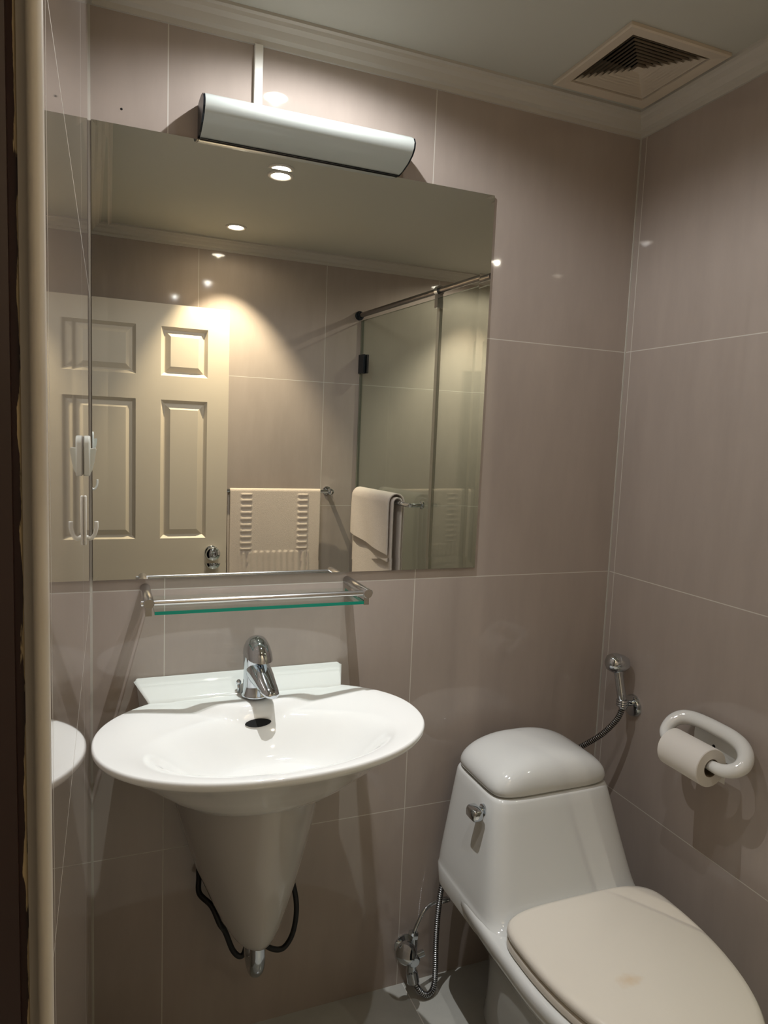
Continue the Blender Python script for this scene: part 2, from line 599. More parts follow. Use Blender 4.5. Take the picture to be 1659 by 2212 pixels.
door = struct(panel_door().build('door_1', M_door))
kb = MB()
kb.lathe([(0.031, 0.0), (0.031, 0.004), (0.026, 0.009), (0.012, 0.012), (0.011, 0.026), (0.023, 0.032), (0.031, 0.042), (0.032, 0.052), (0.027, 0.061), (0.013, 0.066), (0.010, 0.0665), (0.009, 0.064), (0.0, 0.064)], (0.467, DY, 0.892), (0, 1, 0), n=36)
kn = kb.build('door_knob', M_chrome, door)
kn['label'] = 'round chrome door knob'


# ------------------------------------------------------------------ wall mirror with ground bevel
def wall_mirror():
    x0, x1, z0, z1 = 0.0035, 0.904, 1.117, 2.029
    yb, w, lift = -0.0060, 0.030, 0.00036
    b = MB()
    o = [(x0, yb - lift, z0), (x1, yb - lift, z0), (x1, yb - lift, z1), (x0, yb - lift, z1)]
    i = [(x0 + w, yb, z0 + w), (x1 - w, yb, z0 + w), (x1 - w, yb, z1 - w), (x0 + w, yb, z1 - w)]
    b.add(i, [(0, 1, 2, 3)], False)
    for k in range(4):
        l = (k + 1) % 4
        b.add([o[k], o[l], i[l], i[k]], [(0, 1, 2, 3)], False)
    r = [(x, -0.0002, z) for x, y, z in o]
    b.add(o + r, [(0, 4, 5, 1), (1, 5, 6, 2), (2, 6, 7, 3), (3, 7, 4, 0), (4, 7, 6, 5)], False, 1)
    ob = b.build('wall_mirror', [M_mirror, pmat('mirror_edge', srgb(40, 44, 40), 0.3)])
    return tag(ob, 'large square frameless mirror on the tiled wall above the basin', 'mirror')


wall_mirror()


# ------------------------------------------------------------------ mirror lamp (unlit box with frosted front)
def mirror_lamp():
    t = thing('mirror_light', 'long white frosted wall lamp with dark ends above the mirror', 'lamp', (0.43, 0, 2.03))
    X0, X1 = 0.2065, 0.653
    P = [(-0.001, 2.0315), (-0.03, 2.034), (-0.06, 2.041), (-0.082, 2.051), (-0.092, 2.062), (-0.094, 2.073), (-0.088, 2.084), (-0.074, 2.092), (-0.05, 2.097), (-0.02, 2.099), (-0.001, 2.099)]
    b = MB()
    b.loft([[(x, y, z) for y, z in P] for x in (X0 + 0.003, X1 - 0.003)], False, False, closed=True, smooth=True)
    b.build('diffuser', M_lampglass, t, auto=50)
    for xa, xb in ((X0 - 0.001, X0 + 0.003), (X1 - 0.003, X1 + 0.001)):
        e = MB()
        Q = [(y * 0.985 - 0.0007, 2.066 + (z - 2.066) * 0.97) for y, z in P]
        e.loft([[(xa, y, z) for y, z in Q], [(xb, y, z) for y, z in Q]], smooth=False)
        o = e.build('end_cap', M_dark, t)
        o['label'] = 'dark end cap'
    s = MB()
    s.box(X0 + 0.004, X1 - 0.004, -0.012, -0.001, 2.0298, 2.0312)
    s.build('bottom_rail', M_dark, t)
    return t


mirror_lamp()

rb = MB().box(0.3175, 0.3355, -0.011, 0, 2.0995, ZC - 0.0465)
tag(rb.build('cable_trunking', M_white, bevel=0.0015), 'narrow white cable cover strip running up from the lamp to the cornice', 'cable cover')


# ------------------------------------------------------------------ glass shelf
def shelf():
    t = thing('glass_shelf', 'narrow glass shelf with chrome rail under the mirror', 'shelf', (0.335, 0, 1.09))
    g = MB()
    g.box(0.118, 0.556, -0.142, -0.008, 1.0715, 1.0785)
    o = g.build('glass_pane', [M_shelfglass, M_glassedge], t)
    for pl in o.data.polygons:
        if abs(pl.normal.z) < 0.5 and pl.center.y < -0.05:
            pl.material_index = 1
    for x in (0.107, 0.563):
        p = MB()
        p.lathe([(0.0098, 0), (0.0105, 0.001), (0.0105, 0.146), (0.0095, 0.148)], (x, 0, 1.0955), (0, -1, 0), n=28)
        p.box(x - 0.006, x + 0.006, -0.138, -0.100, 1.069, 1.087)
        o = p.build('bracket', M_steel, t, auto=40)
    r = MB()
    r.lathe([(0.0050, 0), (0.0060, 0.001), (0.0060, 0.483), (0.0050, 0.484)], (0.092, -0.137, 1.0955), (1, 0, 0), n=20)
    r.build('front_rail', M_steel, t, auto=40)
    return t


shelf()


# ------------------------------------------------------------------ washbasin
BX, BY, BA, BB, BZ = 0.3255, -0.243, 0.3215, 0.2225, 0.865


def basin():
    t = thing('washbasin', 'wide oval white ceramic washbasin hung on the back wall', 'washbasin', (BX, 0, BZ))
    N = 160

    def sm(a, b_, x):
        u = min(1, max(0, (x - a) / (b_ - a)))
        return u * u * (3 - 2 * u)

    def top(r, th):
        x = BX + BA * r * sgnpow(math.cos(th), 2 / 2.15)
        y = BY + BB * r * sgnpow(math.sin(th), 2 / 2.15)
        # gentle dish, oval bowl set to the front, crescent tap ledge at the back
        rho = math.hypot((x - 0.332) / 0.235, (y + 0.285) / 0.150)
        z = BZ - 0.020 * sm(0, 0.42, 0.985 - r) - 0.080 * sm(0, 0.55, 1.05 - rho)
        yd = -0.135 + 0.085 * ((x - BX) / 0.185) ** 2
        z += (BZ + 0.0005 - z) * sm(yd - 0.020, yd + 0.010, y)
        return (x, y, z)
    b = MB()
    rs = [0.004] + [0.02 * k for k in range(1, 49)] + [0.975, 0.985, 0.992]
    rings = [[top(r, 2 * math.pi * k / N) for k in range(N)] for r in rs]
    # rolled rim and underside
    under = [(1.0, 0.0 - 0.003), (1.002, -0.008), (0.995, -0.014), (0.97, -0.020), (0.90, -0.036), (0.80, -0.060), (0.70, -0.088), (0.60, -0.116), (0.50, -0.140), (0.38, -0.158), (0.2, -0.168)]
    for r, dz in under:
        rings.append([(BX + BA * r * sgnpow(math.cos(2 * math.pi * k / N), 2 / 2.15), BY + BB * r * sgnpow(math.sin(2 * math.pi * k / N), 2 / 2.15) + (1 - r) * 0.06, BZ + dz) for k in range(N)])
    b.loft(rings, True, True)
    b.build('bowl', M_ceramic, t)
    # raised splash ledge against the wall
    s = MB()
    P = [(-0.0008, 0.898), (-0.010, 0.899), (-0.016, 0.896), (-0.068, 0.872), (-0.075, 0.862), (-0.075, 0.84), (-0.0008, 0.79)]
    W = [(0.088, 0.546), (0.087, 0.547), (0.087, 0.547), (0.108, 0.535), (0.112, 0.532), (0.118, 0.528), (0.10, 0.54)]
    s.loft([[(w[0], y, z) for w, (y, z) in zip(W, P)], [(w[1], y, z) for w, (y, z) in zip(W, P)]], smooth=False)
    s.build('splash_ledge', M_ceramic, t, bevel=0.004, seg=3)
    # overflow slot (lens-shaped recess)
    return t


basin_t = basin()


def pedestal():
    t = MB()
    xc = 0.326
    N = 40
    rows = [  # z, half width at wall, back y, front y
        (0.735, 0.175, -0.001, -0.310), (0.70, 0.170, -0.001, -0.305), (0.62, 0.158, -0.001, -0.290), (0.55, 0.140, -0.004, -0.277), (0.48, 0.117, -0.02, -0.262),
        (0.43, 0.094, -0.05, -0.248), (0.40, 0.077, -0.08, -0.239), (0.38, 0.062, -0.11, -0.230), (0.368, 0.050, -0.135, -0.223), (0.362, 0.040, -0.155, -0.214)]
    rings = []
    for z, hw, yb, yf in rows:
        ring = []
        for k in range(N + 1):
            a = math.pi * k / N
            ring.append((xc + hw * sgnpow(math.cos(a), 1.18), yb + (yf - yb) * sgnpow(math.sin(a), 1.0), z))
        # thickness: inner return
        for k in range(N + 1):
            a = math.pi * (N - k) / N
            ring.append((xc + (hw - 0.014) * sgnpow(math.cos(a), 1.18), yb + 0.0 + (yf + 0.014 - yb) * sgnpow(math.sin(a), 1.0), z))
        rings.append(ring)
    t.loft(rings, True, True)
    o = t.build('basin_pedestal', M_ceramic_shaded, auto=50)
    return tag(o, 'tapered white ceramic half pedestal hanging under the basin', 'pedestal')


pedestal()


def overflow():
    # dark lens-shaped slot set in the back slope of the bowl
    b = MB()
    c = Vector((0.3255, -0.1530, 0.8318))
    n = Vector((0.0, -0.80, 0.60)).normalized()
    u = Vector((1, 0.0, 0.0)); u = (u - n * u.dot(n)).normalized(); v = n.cross(u)
    pts = []
    K = 24
    for k in range(K):
        a = 2 * math.pi * k / K
        pts.append(c + u * 0.0275 * math.cos(a) + v * 0.0085 * math.sin(a) * (1 - 0.15 * math.cos(a) ** 2))
    b.loft([[p - n * 0.012 for p in pts], [p + n * 0.0015 for p in pts]])
    o = b.build('overflow_slot', M_hole, basin_t, auto=40)
    o['label'] = 'dark lens-shaped overflow opening'


overflow()


# ------------------------------------------------------------------ faucet
def faucet():
    fx, fy, z0 = 0.332, -0.088, 0.870
    t = thing('basin_faucet', 'short chrome single-lever tap on the basin rim', 'faucet', (fx, fy, z0))
    b = MB()
    b.lathe([(0.031, 0.0), (0.031, 0.004), (0.028, 0.007), (0.0275, 0.03), (0.027, 0.06), (0.0285, 0.075), (0.0285, 0.088), (0.026, 0.09)], (fx, fy, z0), n=36)
    b.build('body', M_chrome, t, auto=45)
    s = MB()
    d = Vector((0.20, -1, 0)).normalized()
    w = Vector((-d.y, d.x, 0))
    path = [(0.0, 0.058, 0.0265, 0.030), (0.018, 0.055, 0.0265, 0.029), (0.040, 0.047, 0.0245, 0.023), (0.062, 0.037, 0.0215, 0.016), (0.080, 0.030, 0.0185, 0.011), (0.090, 0.027, 0.0145, 0.008), (0.094, 0.026, 0.007, 0.004)]
    rings = []
    for q, h, a, c in path:
        ctr = Vector((fx, fy, z0 + h)) + d * q
        rings.append([ctr + w * a * math.cos(2 * math.pi * k / 28) + Vector((0, 0, c * math.sin(2 * math.pi * k / 28))) for k in range(28)])
    s.loft(rings)
    sp = s.build('spout', M_chrome, t)
    a = MB()
    tip = Vector((fx, fy, z0 + 0.019)) + d * 0.078
    a.lathe([(0.011, 0.006), (0.0115, -0.008), (0.009, -0.0085), (0.009, -0.004)], tip, n=24, cap1=True)
    a.build('aerator', M_chrome, sp, auto=40)
    h = MB()
    rings = []
    for q in range(10):
        u = q / 9
        sc_ = math.sqrt(max(0.0, 1 - u ** 2.2)) if u < 1 else 0.02
        z = z0 + 0.092 + 0.040 * u
        ring = []
        for k in range(40):
            aa = 2 * math.pi * k / 40
            dx, dy = math.cos(aa), math.sin(aa)
            fwd = dx * d.x + dy * d.y
            R_ = 0.0295 + (0.021 * max(0, fwd) ** 3) * (1 - 0.5 * u)
            ring.append((fx + dx * R_ * max(sc_, 0.04), fy + dy * R_ * max(sc_, 0.04), z - 0.10 * max(0, fwd) * 0.1 * (1 - u)))
        rings.append(ring)
    h.loft(rings)
    h.build('lever_handle', M_chrome, t, auto=60)
    p = MB()
    p.tube([(fx - 0.034, fy + 0.018, z0), (fx - 0.034, fy + 0.018, z0 + 0.02)], 0.003, 10)
    p.lathe([(0.003, 0), (0.0055, 0.003), (0.0055, 0.008), (0.003, 0.011)], (fx - 0.034, fy + 0.018, z0 + 0.018), n=16)
    p.build('drain_pull', M_chrome, t)
    return t


faucet()


# ------------------------------------------------------------------ under-basin plumbing
def trap():
    b = MB()
    path = bez([(0.326, -0.193, 0.42), (0.326, -0.193, 0.36), (0.326, -0.193, 0.318), (0.326, -0.180, 0.294), (0.326, -0.158, 0.287), (0.326, -0.135, 0.295), (0.326, -0.122, 0.32), (0.326, -0.120, 0.38), (0.326, -0.108, 0.405), (0.326, -0.08, 0.41), (0.326, -0.0, 0.41)], 6)
    b.tube(path, 0.0165, 20)
    b.lathe([(0.03, 0.0), (0.03, 0.004), (0.018, 0.012)], (0.326, 0, 0.41), (0, -1, 0))
    tag(b.build('drain_trap', M_chrome), 'chrome drain trap pipe poking out below the half pedestal', 'drain pipe')


trap()


def black_hose(name_pts, label):
    b = MB()
    b.tube(bez(name_pts, 8), 0.0062, 12)
    return tag(b.build('supply_hose', M_black), label, 'hose', 'black water hoses below the basin')


black_hose([(0.405, -0.002, 0.43), (0.418, -0.03, 0.428), (0.429, -0.06, 0.408), (0.440, -0.07, 0.36), (0.442, -0.07, 0.312), (0.433, -0.07, 0.265), (0.412, -0.07, 0.238), (0.384, -0.07, 0.245), (0.362, -0.075, 0.275), (0.352, -0.08, 0.34), (0.350, -0.08, 0.5)],
           'thin black hose curving out at the right of the half pedestal')
black_hose([(0.226, -0.002, 0.43), (0.224, -0.025, 0.425), (0.223, -0.045, 0.400), (0.246, -0.075, 0.385), (0.262, -0.09, 0.35), (0.276, -0.08, 0.32), (0.296, -0.07, 0.262), (0.314, -0.07, 0.243), (0.326, -0.068, 0.262), (0.338, -0.06, 0.34), (0.338, -0.06, 0.5)],
           'thin black hose showing at the left of the half pedestal')


# ------------------------------------------------------------------ toilet
TX = 1.005


def egg(hw, yb, yf, z, ym=-0.46, nb=3.6, nf=2.1, N=96):
    out = []
    for k in range(N):
        a = 2 * math.pi * k / N
        c, s = math.cos(a), math.sin(a)
        if s >= 0:
            out.append((TX + hw * sgnpow(c, 2 / nb), ym + (yb - ym) * sgnpow(s, 2 / nb), z))
        else:
            out.append((TX + hw * sgnpow(c, 2 / nf), ym + (ym - yf) * sgnpow(s, 2 / nf), z))
    return out


def toilet():
    t = thing('toilet', 'white one-piece toilet with closed seat in the corner', 'toilet', (TX, -0.4, 0))
    b = MB()
    # bowl and foot
    spec = [(0.000, 0.118, -0.12, -0.585), (0.010, 0.120, -0.115, -0.59), (0.06, 0.112, -0.12, -0.585), (0.14, 0.112, -0.12, -0.60), (0.20, 0.122, -0.115, -0.635),
            (0.25, 0.145, -0.10, -0.69), (0.29, 0.172, -0.085, -0.745), (0.32, 0.196, -0.07, -0.79), (0.345, 0.212, -0.058, -0.815), (0.362, 0.2185, -0.052, -0.825), (0.374, 0.219, -0.05, -0.826), (0.382, 0.216, -0.052, -0.823), (0.386, 0.210, -0.056, -0.817)]
    rings = [egg(hw, yb, yf, z) for z, hw, yb, yf in spec]
    rings.append(egg(0.15, -0.08, -0.76, 0.387))
    rings.append(egg(0.05, -0.3, -0.6, 0.387))
    b.loft(rings, True, True)
    # tank
    tk = [(0.34, 0.207, -0.056, -0.36), (0.384, 0.2105, -0.05, -0.392), (0.388, 0.208, -0.05, -0.378), (0.395, 0.206, -0.05, -0.366), (0.405, 0.2045, -0.05, -0.356), (0.42, 0.202, -0.05, -0.347),
          (0.45, 0.196, -0.05, -0.335), (0.50, 0.186, -0.05, -0.317), (0.55, 0.1765, -0.05, -0.300), (0.60, 0.1665, -0.05, -0.284), (0.622, 0.1615, -0.05, -0.277), (0.629, 0.158, -0.053, -0.273), (0.631, 0.153, -0.058, -0.268)]
    rings = []
    for z, hw, yb, yf in tk:
        rings.append(sring(TX, (yb + yf) / 2, hw, (yb - yf) / 2, z, 7.0, 96, math.pi / 4))
    b.loft(rings, True, True)
    b.build('body', M_ceramic2, t, auto=60)
    # domed tank lid
    l = MB()
    rings = []
    hw0, yb, yf, zb, H = 0.1600, -0.055, -0.274, 0.6345, 0.076
    prof = [(0.0, 0.970), (0.004, 0.993), (0.012, 1.0)]
    for z, s in prof:
        rings.append(sring(TX, (yb + yf) / 2, hw0 * s, (yb - yf) / 2 * s, zb + z, 6.0, 96, math.pi / 4))
    K = 16
    for k in range(1, K + 1):
        u = k / K
        z = zb + 0.012 + (H - 0.012) * math.sin(u * math.pi / 2)
        q = math.cos(u * math.pi / 2)
        hw = hw0 * (q ** 0.88) if k < K else 0.006
        dy = (q ** 0.36) if k < K else 0.40
        yc = (yb + yf) / 2 + 0.016 * (1 - q)
        rings.append(sring(TX, yc, hw, (yb - yf) / 2 * dy, z, 6.0 - 3.2 * u, 96, math.pi / 4))
    l.loft(rings, True, True)
    lid = l.build('tank_lid', M_ceramic2, t)
    e = MB()
    e.add([], [])
    pts = []
    for k in range(20):
        a = 2 * math.pi * k / 20
        pts.append((TX - 0.006 + 0.0095 * math.cos(a), 0.0022 * math.sin(a)))
    e.loft([[(x, -0.2690, 0.6535 + v) for x, v in pts], [(x, -0.2745, 0.6535 + v) for x, v in pts]])
    em = e.build('maker_mark', pmat('grey_print', srgb(120, 122, 120), 0.5), lid)
    em['label'] = 'tiny grey oval mark on the front of the lid'
    # seat ring and lid
    rg = MB()
    rings = []
    for z, s in ((0.3885, -0.004), (0.391, 0.0), (0.405, 0.0), (0.4085, -0.003)):
        rings.append(egg(0.203 + s, -0.358 - 0.0, -0.808 - s, z, ym=-0.47, nb=4.5))
    for z, s in ((0.4085, -0.03), (0.3885, -0.03)):
        rings.append(egg(0.203 + s, -0.40, -0.775, z, ym=-0.47, nb=4.0))
    b2 = rg
    b2.loft(rings + [rings[0]], False, False)
    b2.build('seat_ring', M_seat, t, auto=50)
    sl = MB()
    rings = []
    for z, s in ((0.4105, -0.012), (0.411, -0.003), (0.416, 0.0), (0.424, -0.001), (0.4295, -0.006), (0.432, -0.016)):
        rings.append(egg(0.204 + s, -0.352 + s, -0.812 - s, z, ym=-0.47, nb=4.2))
    base = rings[-1]
    for z, k in ((0.4335, 0.85), (0.4350, 0.6), (0.4360, 0.3), (0.4364, 0.02)):
        rings.append([(TX + (x - TX) * k, -0.57 + (y + 0.57) * k, z) for x, y, _ in base])
    sl.loft(rings, True, True)
    sl.build('seat_lid', M_seat, t)
    # flush lever on the left flank
    f = MB()
    lx = TX - 0.168
    f.lathe([(0.0135, 0.0), (0.0135, 0.006), (0.010, 0.008), (0.010, 0.016)], (lx + 0.004, -0.225, 0.592), (-1, 0, 0), n=24)
    f.build('flush_boss', M_chrome, t, auto=40)
    f = MB()
    rings = []
    for q, a, c in ((0.0, 0.010, 0.011), (0.003, 0.014, 0.0145), (0.018, 0.0145, 0.015), (0.034, 0.0135, 0.014), (0.038, 0.010, 0.010)):
        cx, cy, cz = lx - 0.024, -0.221 + 0.010 - q, 0.591
        rings.append([(cx + a * sgnpow(math.cos(2 * math.pi * k / 24), 0.6), cy, cz + c * sgnpow(math.sin(2 * math.pi * k / 24), 0.6)) for k in range(24)])
    f.loft(rings)
    f.build('flush_lever', M_chrome, t, auto=50)
    return t


toilet()


# ------------------------------------------------------------------ water valve, hoses, bidet spray
def valve():
    t = thing('angle_valve', 'chrome angle valve low on the back wall beside the toilet', 'valve', (0.755, 0, 0.11))
    b = MB()
    b.lathe([(0.028, 0.0), (0.028, 0.004), (0.016, 0.012)], (0.757, 0, 0.112), (0, -1, 0), n=28)
    b.build('flange', M_chrome, t, auto=40)
    b = MB()
    b.lathe([(0.011, 0.0), (0.011, 0.03), (0.016, 0.034), (0.016, 0.068), (0.012, 0.072)], (0.757, 0, 0.112), (0, -1, 0), n=24)
    b.tube([(0.757, -0.052, 0.07), (0.757, -0.052, 0.175)], 0.0125, 20)
    b.tube([(0.757, -0.052, 0.112), (0.79, -0.052, 0.118)], 0.009, 16)
    b.lathe([(0.013, 0), (0.015, 0.003), (0.015, 0.012), (0.010, 0.016)], (0.757, -0.052, 0.168), (0.1, 0, 1), n=6)
    b.build('valve_body', M_chrome, t, auto=40)
    b = MB()
    b.lathe([(0.008, -0.02), (0.009, 0.0), (0.022, 0.003), (0.026, 0.008), (0.026, 0.022), (0.022, 0.028), (0.010, 0.031)], (0.735, -0.072, 0.150), (-0.62, -0.68, 0.38), n=28)
    b.build('valve_handle', M_chrome, t, auto=40)
    b = MB()
    b.lathe([(0.012, 0), (0.0155, 0.004), (0.0155, 0.03), (0.009, 0.036)], (0.757, -0.052, 0.078), (0.12, -0.3, -1), n=24)
    b.build('hose_nut', M_chrome, t, auto=40)
    return t


valve()

b = MB()
b.tube(bez([(0.760, -0.052, 0.184), (0.768, -0.050, 0.20), (0.785, -0.046, 0.226), (0.808, -0.04, 0.238), (0.835, -0.04, 0.243), (0.862, -0.045, 0.244)], 8), 0.0048, 12)
b.lathe([(0.0075, 0), (0.0085, 0.002), (0.0085, 0.018), (0.006, 0.02)], (0.838, -0.0405, 0.2432), (1, 0, 0), n=6)
tag(b.build('supply_tube', M_chrome), 'thin bent chrome tube from the valve to the toilet tank', 'pipe')

b = MB()
hp = [(1.293, -0.143, 0.755), (1.283, -0.135, 0.72), (1.262, -0.108, 0.672), (1.236, -0.075, 0.632), (1.20, -0.04, 0.590), (1.14, -0.022, 0.535), (1.04, -0.020, 0.475), (0.94, -0.020, 0.415), (0.873, -0.028, 0.362), (0.842, -0.04, 0.30),
      (0.828, -0.048, 0.22), (0.824, -0.052, 0.14), (0.824, -0.056, 0.07), (0.820, -0.062, 0.028), (0.806, -0.068, 0.012), (0.788, -0.070, 0.016), (0.772, -0.066, 0.034), (0.763, -0.060, 0.052)]
b.tube(bez(hp, 14), 0.0074, 14, uv=True)
tag(b.build('bidet_hose', M_hose), 'ribbed metal hose running from the hand spray behind the toilet to the valve', 'hose')


def bidet():
    t = thing('bidet_spray', 'chrome hand bidet spray hanging on the right wall above the toilet', 'bidet spray', (1.29, -0.14, 0.76))
    b = MB()
    b.tube(bez([(1.293, -0.143, 0.752), (1.292, -0.139, 0.775), (1.291, -0.128, 0.815), (1.290, -0.119, 0.848), (1.288, -0.114, 0.864)], 5), [0.0105] * 6 + [0.0115] * 8 + [0.0125] * 7, 18)
    b.build('spray_handle', M_chrome, t)
    b = MB()
    ax = Vector((-0.75, 0.25, 0.05))
    b.lathe([(0.005, -0.030), (0.016, -0.027), (0.023, -0.014), (0.026, 0.002), (0.025, 0.016), (0.019, 0.027), (0.009, 0.032)], (1.289, -0.116, 0.868), ax, n=28)
    b.build('spray_head', M_chrome, t)
    h = thing('spray_holder', 'round chrome holder on the right wall carrying the hand spray', 'holder', (WD, -0.137, 0.755))
    b = MB()
    b.lathe([(0.030, 0.0), (0.030, 0.004), (0.026, 0.010), (0.014, 0.013)], (WD, -0.137, 0.755), (-1, 0, 0), n=32)
    b.build('wall_plate', M_chrome, h, auto=40)
    b = MB()
    b.tube([(WD - 0.008, -0.137, 0.762), (1.307, -0.140, 0.767)], 0.008, 16)
    ring = [(1.2925 + 0.0125 * math.cos(a), -0.140 + 0.0125 * math.sin(a), 0.768) for a in [2 * math.pi * k / 24 for k in range(24)]]
    for dz in (-0.006, 0.0, 0.006):
        b.tube([(x, y, z + dz) for x, y, z in ring], 0.0035, 8, closed=True)
    b.build('hook_ring', M_chrome, h, auto=40)


bidet()


# ------------------------------------------------------------------ toilet paper
def paper():
    h = thing('toilet_paper_holder', 'white ceramic toilet paper holder curved like an open ring on the right wall', 'paper holder', (WD, -0.43, 0.78))
    b = MB()
    path = bez([(1.252, -0.372, 0.760), (1.251, -0.346, 0.763), (1.258, -0.331, 0.776), (1.276, -0.330, 0.796), (1.296, -0.338, 0.807), (1.309, -0.358, 0.811), (1.314, -0.39, 0.812), (1.314, -0.43, 0.812), (1.313, -0.470, 0.810), (1.308, -0.500, 0.803), (1.296, -0.520, 0.790), (1.280, -0.526, 0.775), (1.264, -0.518, 0.764), (1.254, -0.500, 0.758), (1.251, -0.475, 0.757), (1.251, -0.452, 0.757)], 8)
    n = len(path)
    rad = []
    for i in range(n):
        u = i / (n - 1)
        e = min(u, 1 - u)
        rad.append(0.0100 + 0.0068 * min(1.0, (e / 0.28)) ** 0.8)
    rad[0] = rad[-1] = 0.006
    rad[1] = rad[-2] = 0.0092
    b.tube(path, rad, 22)
    b.build('ring_arm', M_ceramic, h)
    b = MB()
    b.loft([
        [(WD - 0.001, -0.425 + 0.075 * sgnpow(math.cos(a), 0.6), 0.775 + 0.036 * sgnpow(math.sin(a), 0.6)) for a in [2 * math.pi * k / 32 for k in range(32)]],
        [(WD - 0.010, -0.425 + 0.072 * sgnpow(math.cos(a), 0.6), 0.775 + 0.034 * sgnpow(math.sin(a), 0.6)) for a in [2 * math.pi * k / 32 for k in range(32)]]])
    b.build('back_plate', M_ceramic, h, auto=40)
    b = MB()
    b.lathe([(0.004, 0.0), (0.004, 0.0022)], (WD - 0.009, -0.412, 0.764), (-1, 0, 0), n=16)
    s = b.build('screw_hole', M_hole, h)
    s['label'] = 'dark screw hole'
    r = thing('toilet_paper_roll', 'toilet paper roll hanging in the ceramic holder', 'toilet paper', (1.25, -0.42, 0.757))
    b = MB()
    y0, y1, xc, zc = -0.360, -0.476, 1.250, 0.752
    R_, ri = 0.043, 0.0205
    L = y0 - y1
    b.lathe([(ri, 0), (R_ - 0.0015, 0), (R_, 0.0015), (R_, L - 0.0015), (R_ - 0.0015, L), (ri, L), (ri, 0)], (xc, y0, zc), (0, -1, 0), n=48, cap0=False, cap1=False)
    b.build('paper', M_paper, r, auto=40)
    b = MB()
    b.lathe([(ri - 0.0002, 0.0005), (ri - 0.0002, L - 0.0005), (ri - 0.0015, L - 0.0005), (ri - 0.0015, 0.0005), (ri - 0.0002, 0.0005)], (xc, y0, zc), (0, -1, 0), n=40, cap0=False, cap1=False)
    o = b.build('cardboard_core', M_card, r, auto=40)
    o['label'] = 'brown cardboard core'
    b = MB()
    sh = [(xc + R_ + 0.0005, zc), (xc + R_ + 0.0012, zc - 0.02), (xc + R_ + 0.002, zc - 0.045)]
    b.loft([[(x, y1 + 0.002, z) for x, z in sh] + [(x + 0.0006, y1 + 0.002, z) for x, z in reversed(sh)], [(x, y0 - 0.004, z) for x, z in sh] + [(x + 0.0006, y0 - 0.004, z) for x, z in reversed(sh)]])
    b.build('loose_sheet', M_paper, r)


paper()


# ------------------------------------------------------------------ ceiling air grille
def grille():
    t = thing('ceiling_vent', 'square ceiling air grille with slanted blades in the corner', 'vent', (1.142, -0.201, ZC))
    cx, cy = (VX0 + VX1) / 2, (VY0 + VY1) / 2
    hi = (VX1 - VX0) / 2
    ho = hi + 0.030

    def sq(h, z):
        return [(cx - h, cy - h, z), (cx + h, cy - h, z), (cx + h, cy + h, z), (cx - h, cy + h, z)]
    b = MB()
    b.loft([sq(ho, ZC - 0.0003), sq(ho, ZC - 0.007), sq(ho - 0.004, ZC - 0.009), sq(hi + 0.001, ZC - 0.006), sq(hi - 0.001, ZC + 0.004), sq(hi - 0.001, ZC + 0.03)], False, False, smooth=False)
    b.build('frame', M_vent, t)
    n = 9
    for k in range(n):
        h = hi - 0.004 - k * (hi - 0.010) / n
        b = MB()
        w, dz = 0.0098, 0.0105
        z0 = ZC - 0.004
        b.loft([sq(h, z0), sq(h - w, z0 + dz), sq(h - w - 0.0008, z0 + dz), sq(h - 0.0016, z0 - 0.0008)], False, False, smooth=False)
        b.build('blade', M_vent, t)
    b = MB()
    b.loft([sq(0.010, ZC - 0.004), sq(0.004, ZC + 0.004)], True, True, smooth=False)
    b.build('centre_boss', M_vent, t)
    b = MB()
    b.box(VX0, VX1, VY0, VY1, ZC + 0.06, ZC + 0.07)
    o = b.build('duct', M_hole, t)
    o['label'] = 'dark duct behind the blades'


grille()


# ------------------------------------------------------------------ downlights
def downlight(key, label):
    x, y, watt, cone, blend, tint, tilt, spill = SPOT[key]
    t = thing('downlight', label, 'downlight', (x, y, ZC), 'recessed ceiling downlights')
    b = MB()
    b.lathe([(0.043, 0.0), (0.043, 0.003), (0.038, 0.006), (0.031, 0.004), (0.030, 0.0005), (0.043, 0.0)], (x, y, ZC - 0.0002), (0, 0, -1), n=40, cap0=False, cap1=False)
    b.build('trim_ring', M_ring, t)
    b = MB()
    b.lathe([(0.0295, 0.0), (0.0295, 0.0018), (0.02, 0.0032), (0.001, 0.004)], (x, y, ZC - 0.0003), (0, 0, -1), n=32)
    o = b.build('lamp_face', M_bulb, t)
    o['label'] = 'glowing lamp face'
    ld = bpy.data.lights.new('downlight_beam', 'SPOT')
    ld.energy = watt
    ld.color = tint
    ld.spot_size = 2 * cone
    ld.spot_blend = blend
    ld.shadow_soft_size = 0.007
    lo = bpy.data.objects.new('downlight_beam', ld)
    COL.objects.link(lo)
    lo.parent = t
    lo.location = (0, 0, -0.006)
    lo.rotation_euler = (-tilt, 0, 0)
    l2 = bpy.data.lights.new('downlight_spill', 'SPOT')
    l2.energy = spill
    l2.color = tint
    l2.spot_size = 2 * 1.42
    l2.spot_blend = 0.35
    l2.shadow_soft_size = 0.007
    s2 = bpy.data.objects.new('downlight_spill', l2)
    COL.objects.link(s2)
    s2.parent = t
    s2.location = (0, 0, -0.006)
    return t


downlight('basin', 'glowing ceiling downlight right in front of the wall lamp, above the basin')
downlight('room', 'glowing ceiling downlight in the middle of the room')
downlight('door', 'glowing ceiling downlight close to the open door')
downlight('shower', 'ceiling downlight inside the shower behind the glass')


